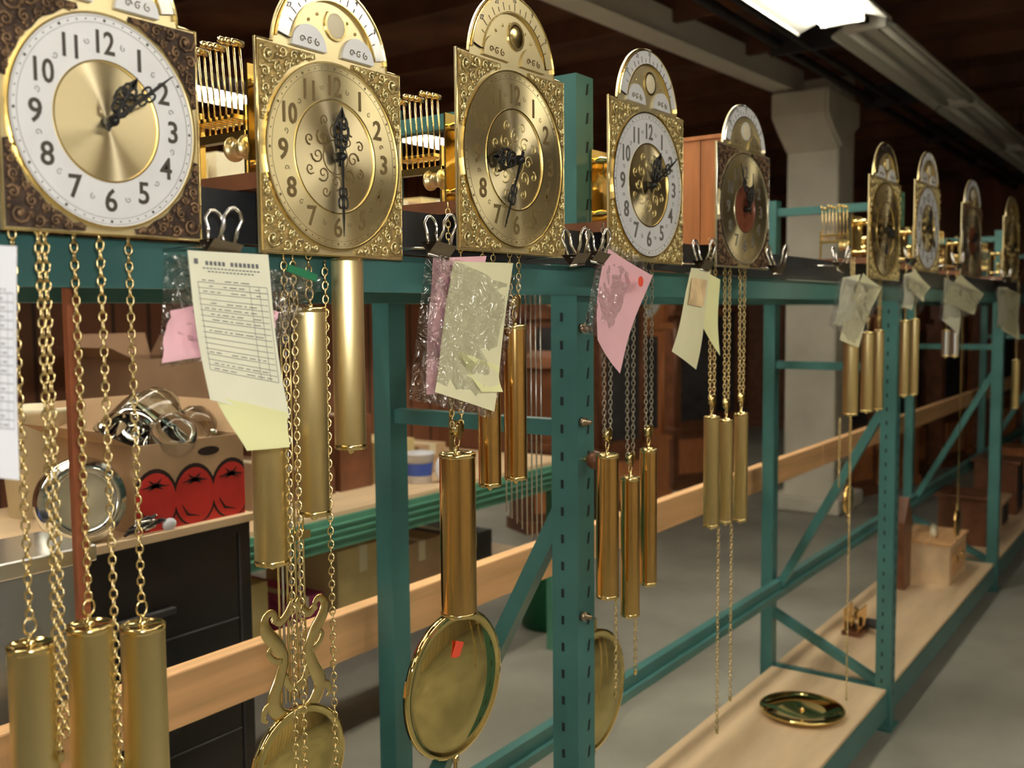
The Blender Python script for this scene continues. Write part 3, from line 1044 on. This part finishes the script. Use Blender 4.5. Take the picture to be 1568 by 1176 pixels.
def tomato_deco(e, w, d, h):
    y = -d/2
    k = w/.3
    def blob(cx_, cz_, rx, rz, y0, m):
        pts = []
        for t in range(28):
            a = 2*pi*t/28
            x_, z_ = cx_+rx*cos(a), cz_+rz*sin(a)
            pts.append((max(-w/2, min(w/2, x_)), max(.002, min(h*.72, z_))))
        e.prism(pts, y0-.0004, y0, m)
    e.box((-w/2, y-.0008, 0), (w/2, y, h*.30), M_red)
    for i, c0 in enumerate((-.10, .005, .11)):
        blob(c0*k, h*.34, .060*k, h*.38, y-.001-.0001*i, M_redk)
        blob(c0*k, h*.33, .054*k, h*.34, y-.0015-.0001*i, M_red)
        for j in range(9):
            a = pi/2+(j-4)*.5
            L = .034 if j % 2 else .02
            e.ribbon([(c0*k, h*.52), (c0*k+L*cos(a), h*.5+L*sin(a)*.6)], [.008, .001], y-.0028, y-.0024, M_redk)
        e.ribbon([(c0*k-.035, h*.25), (c0*k-.02, h*.12), (c0*k+.01, h*.08)], [.001, .006, .001], y-.0028, y-.0024, M_redk)
    e.prism([(.045+.022*cos(t*pi/8)*(1.3), h*.84+.010*sin(t*pi/8)) for t in range(16)], y-.001, y, M_redk)
bw = cxr-.005-1.18
carton("tomato_carton", 1.18+bw/2, 1.80+.16, cz, bw, .30, .185, M_card, True, deco=tomato_deco)

def jar(p, d, r, L, name="glass_dome"):
    q = MB()
    z = Vector(d).normalized()
    T = Matrix.Translation(p) @ z.to_track_quat('Z', 'Y').to_matrix().to_4x4()
    q.T = T
    q.lathe([(r*.98, 0), (r, .002), (r, L*.6), (r*.92, L*.8), (r*.65, L*.95), (r*.2, L), (1e-4, L)], (0,0,0), M_glass, 'Z', 28)
    q.lathe([(r*.9, .001), (r*.93, L*.6), (r*.86, L*.78), (r*.6, L*.92), (1e-4, L*.97)], (0,0,0), M_glass, 'Z', 28)
    q.lathe([(r*1.02, -.006), (r*1.08, 0), (r*1.08, .012), (r*1.01, .016), (r*.9, -.002)], (0,0,0), M_chrome, 'Z', 28)
    return q.obj(name)
jar((1.235, 1.90, cz+.20), (.6, .3, .25), .055, .17)
jar((1.31, 1.88, cz+.155), (-.25, -.6, .45), .05, .12)
jar((1.39, 1.97, cz+.15), (.15, -.4, .35), .05, .12)
jar((1.27, 2.03, cz+.17), (.5, -.2, .5), .05, .14)

q = MB()
r = .088
q.T = Matrix.Translation((1.075, 1.83, cz+r-.001)) @ Matrix.Rotation(radians(-14), 4, 'Z') @ Matrix.Rotation(radians(-6), 4, 'X')
q.lathe([(r*.62, .0), (r*.66, -.016), (r*.8, -.02), (r*.84, -.012), (r*.95, -.01), (r, 0), (r, .02), (r*.7, .03), (1e-4, .03)], (0,0,0), M_chrome, 'Y', 56)
q.lathe([(1e-4, -.002), (r*.64, -.002), (r*.64, 0)], (0,0,0), M_cream, 'Y', 40)
q.T = Matrix.Identity(4)
q.obj("chrome_bezel_clock")
tb = S(80, 640, 2.17)
q = MB()
q.lathe([(1e-4, 0), (.066, 0), (.084, .235), (.09, .237), (.09, .25), (.083, .25), (.064, .01), (1e-4, .01)], (tb.x-.02, 2.2, cz), M_cream, 'Z', 36)
q.obj("plastic_tub")
q = MB()
random.seed(3)
for i in range(16):
    q.tube([(1.145+random.uniform(-.02, .06), 1.795+random.uniform(0, .005), cz+.006+i*.0015), (1.19+random.uniform(-.02, .05), 1.797, cz+.01+random.uniform(0, .03))], .003, M_chrome if i % 2 else M_dark, 6)
q.ball((1.25, 1.797, cz+.012), .014, M_paperw, 8, (1.3, .5, 1))
q.obj("hardware_pile")
q = MB()
q.tube([(.82+.08*cos(t*pi/8), 1.86+.03*sin(t*pi/8), cz+.02+.003*cos(t*pi/4)) for t in range(16)], .016, M_blue, 8, True)
q.obj("blue_hose")

bz = H-.69
bx1 = S(872, 690, 2.4).x
q = MB()
q.box((-.8, 2.4, bz-.11), (bx1, 2.44, bz), M_greenl)
for z in (bz-.03, bz-.055, bz-.08):
    q.box((-.8, 2.392, z), (bx1, 2.4, z+.008), M_greenl)
q.box((-.8, 3.2, bz-.11), (bx1, 3.24, bz), M_greenl)
q.box((-.8, 2.405, bz), (bx1, 3.235, bz+.018), M_ply)
for x in (-.8, .9, bx1-.08):
    for y in (2.45, 3.16):
        q.box((x, y, 0), (x+.07, y+.03, bz), M_greenl)
q.box((-.8, 2.5, .42), (bx1, 3.2, .44), M_ply)
q.box((-.8, 2.47, .38), (bx1, 2.5, .44), M_greenl)
q.obj("green_workbench", bevel=.002)
hz = H+.30
q = MB()
q.box((-.8, 3.16, bz+.02), (bx1, 3.185, hz), M_hutch)
q.box((-.8, 2.68, hz), (bx1, 3.19, hz+.02), M_pine)
q.box((-.8, 2.67, hz-.03), (bx1, 2.69, hz+.02), M_greenl)
for x in (-.8, 1.0, 2.3, bx1-.03):
    q.box((x, 2.7, bz+.02), (x+.03, 3.16, hz), M_hutch)
q.obj("bench_hutch", bevel=.002)

x = .9
k = 0
random.seed(11)
mats = [M_cardy, M_card, M_cardy, M_leather, M_cardy, M_cream, M_card, M_red, M_cardy, M_card]
while x < bx1-.25:
    w = random.uniform(.16, .36); h = random.uniform(.07, .22)
    carton("storage_carton", x+w/2, 2.9, hz+.021, w-.02, random.uniform(.25, .4), h, mats[k % 10], flaps=False)
    x += w; k += 1
carton("cardboard_box", S(262, 520, 2.6).x, 2.75, bz+.019, .26, .3, .54, M_cardd, True)
x = 2.1; k = 0
for w, h, m in ((.22, .16, M_cardd), (.26, .1, M_leather), (.2, .28, M_leather), (.25, .16, M_cardy), (.2, .12, M_card)):
    carton("small_carton", x+w/2, 2.78, bz+.019, w-.03, .25, h, m, False)
    x += w
mx = S(825, 600, 2.7).x
q = MB()
q.box((mx-.11, 2.55, bz+.019), (mx+.11, 2.75, bz+.06), M_leather)
q.box((mx-.09, 2.57, bz+.06), (mx+.09, 2.73, bz+.42), M_leather)
q.prism([(mx-.12, bz+.42), (mx+.12, bz+.42), (mx+.07, bz+.47), (mx, bz+.50), (mx-.07, bz+.47)], 2.56, 2.74, M_leather)
q.lathe([(1e-4, -.004), (.06, -.004), (.066, 0)], (mx, 2.57, bz+.29), M_brass, 'Y', 28)
q.obj("mantel_clock", bevel=.003)
tx = S(640, 640, 2.55)
q = MB()
q.lathe([(1e-4, 0), (.05, 0), (.06, .11), (.063, .11), (.063, .12), (1e-4, .125)], (tx.x, 2.55, bz+.019), M_paperw, 'Z', 28)
q.lathe([(.054, .03), (.0585, .08)], (tx.x, 2.55, bz+.019), M_blue, 'Z', 28)
q.obj("plastic_food_tub")
q = MB()
q.lathe([(1e-4, -.01), (.05, -.008), (.056, 0), (.05, .01), (1e-4, .012)], (S(655, 680, 2.48).x+.09, 2.47, bz+.019+.056), M_paperw, 'Y', 32)
q.obj("white_lid")
x = 1.9
for w, h, m in ((.3, .22, M_cardy), (.22, .12, M_magenta), (.3, .25, M_cardy), (.3, .2, M_card), (.3, .16, M_dark), (.25, .2, M_cardy), (.3, .25, M_card)):
    if x+w > bx1-.1: break
    carton("lower_shelf_carton", x+w/2, 2.8, .441, w-.03, .4, h, m, False)
    x += w+.04
q = MB(); b = SZ(842, 955, 0)
q.lathe([(1e-4, 0), (.14, 0), (.17, .34), (.18, .35), (.165, .35), (.135, .01), (1e-4, .01)], (b.x, b.y, 0), M_bin, 'Z', 32)
q.obj("green_waste_bin")

c = SZ(1310, 968, .156)
q = MB()
q.box((c.x-.07, c.y-.04, .1565), (c.x+.07, c.y+.04, .175), M_leather)
for y in (-.03, .03):
    q.box((c.x-.06, c.y+y, .175), (c.x+.06, c.y+y+.004, .27), M_brassg)
for gx, gz, r in ((-.03, .21, .03), (.03, .23, .025), (0, .25, .02)):
    q.lathe([(1e-4, 0), (r, 0), (r, .004), (1e-4, .004)], (c.x+gx, c.y, gz), M_brass, 'Y', 24)
q.lathe([(1e-4, 0), (.022, 0), (.022, .05), (1e-4, .05)], (c.x+.02, c.y-.09, .2), M_dark, 'Y', 20)
q.obj("spare_clock_movement")
c = SZ(1492, 888, .156)
q = MB()
q.box((c.x-.2, 1.05, .1565), (c.x+.2, 1.3, .36), M_ply)
q.box((c.x-.21, 1.04, .36), (c.x+.21, 1.31, .372), M_pine)
q.box((c.x-.16, 1.045, .2), (c.x+.16, 1.05, .33), M_pine)
for dx in (-.07, .07):
    q.lathe([(1e-4, -.01), (.02, -.008), (.02, 0)], (c.x+dx, 1.045, .27), M_brassg, 'Y', 16)
q.tube([(c.x-.1, 1.15, .39), (c.x+.12, 1.2, .39)], .018, M_cream, 12)
q.obj("wooden_crate")
c2 = SZ(1402, 878, .156)
q = MB()
q.prism([(c.x-.40, .158), (c.x-.28, .158), (c.x-.26, .5), (c.x-.34, .62), (c.x-.42, .5)], 1.22, 1.28, M_leather)
q.obj("leaning_clock_case")
# more parts stored on the far shelf
for px, hh, m in ((6.4, .28, M_leather), (6.9, .18, M_card), (7.5, .35, M_leather), (8.6, .3, M_cherry), (9.2, .2, M_card)):
    q = MB()
    q.box((px-.14, 1.05, .157), (px+.14, 1.32, .157+hh), m)
    q.box((px-.16, 1.03, .157+hh), (px+.16, 1.34, .175+hh), m)
    q.box((px-.10, 1.044, .19), (px+.10, 1.05, .13+hh), M_dark)
    q.obj("wall_clock_case", bevel=.004)

def tall_case(x, y, h, wood, rz=0):
    q = MB()
    q.T = Matrix.Translation((x, y, 0)) @ Matrix.Rotation(rz, 4, 'Z')
    w, d = .50, .28
    q.box((-w/2-.02, -d/2-.02, 0), (w/2+.02, d/2+.02, .08), wood)
    q.box((-w/2, -d/2, .08), (w/2, d/2, .50), wood)
    q.box((-w/2+.06, -d/2-.01, .14), (w/2-.06, -d/2, .44), M_cherry)
    q.box((-w/2-.015, -d/2-.015, .50), (w/2+.015, d/2+.015, .54), wood)
    ws = w*.40
    hh = h-.58
    q.box((-ws, -d/2+.03, .54), (ws, d/2, hh), wood)
    q.box((-ws+.05, -d/2+.022, .60), (ws-.05, -d/2+.03, hh-.06), M_dark)
    for sx in (-1, 1):
        q.tube([(sx*(ws+.005), -d/2+.03, .56), (sx*(ws+.005), -d/2+.03, hh-.02)], .018, wood, 10)
    q.box((-w/2-.02, -d/2-.02, hh), (w/2+.02, d/2+.02, hh+.05), wood)
    q.box((-w/2+.02, -d/2+.02, hh+.05), (w/2-.02, d/2, h-.14), wood)
    q.ann(.0, .17, -d/2+.012, .008, M_plate, (0, hh+.25), seg=32)
    q.ann(.10, .16, -d/2+.008, .004, M_silver, (0, hh+.25), seg=32)
    for sx in (-1, 1):
        q.tube([(sx*(w/2-.03), -d/2+.005, hh+.05), (sx*(w/2-.03), -d/2+.005, h-.14)], .015, wood, 10)
    pts = [(-w/2-.03, h-.14), (w/2+.03, h-.14)]
    for i in range(11):
        a = pi*i/10
        pts.append(((w/2+.03)*cos(a)*.98, h-.12+.14*sin(a)**.7 if 0 < i < 10 else h-.12))
    q.prism(pts, -d/2-.02, d/2, wood)
    q.ball((0, -d/2+.02, h+.06), .03, M_brass, 8, (1, 1, 1.6))
    q.obj("grandfather_clock_case")
for x, y, h, m, rz in ((8.3, 2.5, 2.1, M_leather, -.3), (9.0, 2.3, 2.2, M_cherry, -.2), (9.7, 2.4, 2.0, M_leather, -.35), (10.5, 2.2, 2.2, M_leather, -.25), (11.3, 2.3, 2.1, M_cherry, -.3), (12.2, 2.0, 2.2, M_leather, -.4),
                       (5.9, 3.9, 2.1, M_leather, -.5), (6.5, 3.7, 2.2, M_leather, -.4), (7.2, 3.9, 2.0, M_cherry, -.5), (8.0, 3.8, 2.1, M_leather, -.5), (8.8, 3.9, 2.2, M_leather, -.5),
                       (5.2, 4.6, 2.0, M_leather, -.5), (4.5, 5.2, 2.1, M_cherry, -.4), (3.6, 5.9, 2.1, M_leather, -.3)):
    tall_case(x, y, h, m, rz)
for x, y, w, h, m in ((6.6, 6.3, 1.8, 1.5, M_leather), (9.6, 6.2, 1.8, 1.9, M_leather), (12.6, 4.6, 1.2, 1.9, M_leather), (13.2, 1.0, 1.2, 1.5, M_leather)):
    q = MB()
    q.box((x, y, .08), (x+w, y+.5, h), m)
    q.box((x-.03, y-.03, h), (x+w+.03, y+.53, h+.04), m)
    q.box((x-.03, y-.03, 0), (x+w+.03, y+.53, .08), m)
    n = 2
    for i in range(n):
        q.box((x+.04+i*w/n, y-.012, .14), (x+w/n*(i+1)-.04, y, h-.06), M_hutch)
        q.ball((x+w/2+(i*2-1)*.05, y-.025, h*.55), .015, M_brass, 8)
    q.obj("storage_cupboard", bevel=.006)

# ------------------------------------------------------------------ world + view
wd = bpy.data.worlds.new("world"); SC.world = wd
wd.use_nodes = True
wd.node_tree.nodes['Background'].inputs[0].default_value = (1, .9, .75, 1)
wd.node_tree.nodes['Background'].inputs[1].default_value = .05
try:
    SC.view_settings.view_transform = 'Standard'
except Exception:
    pass
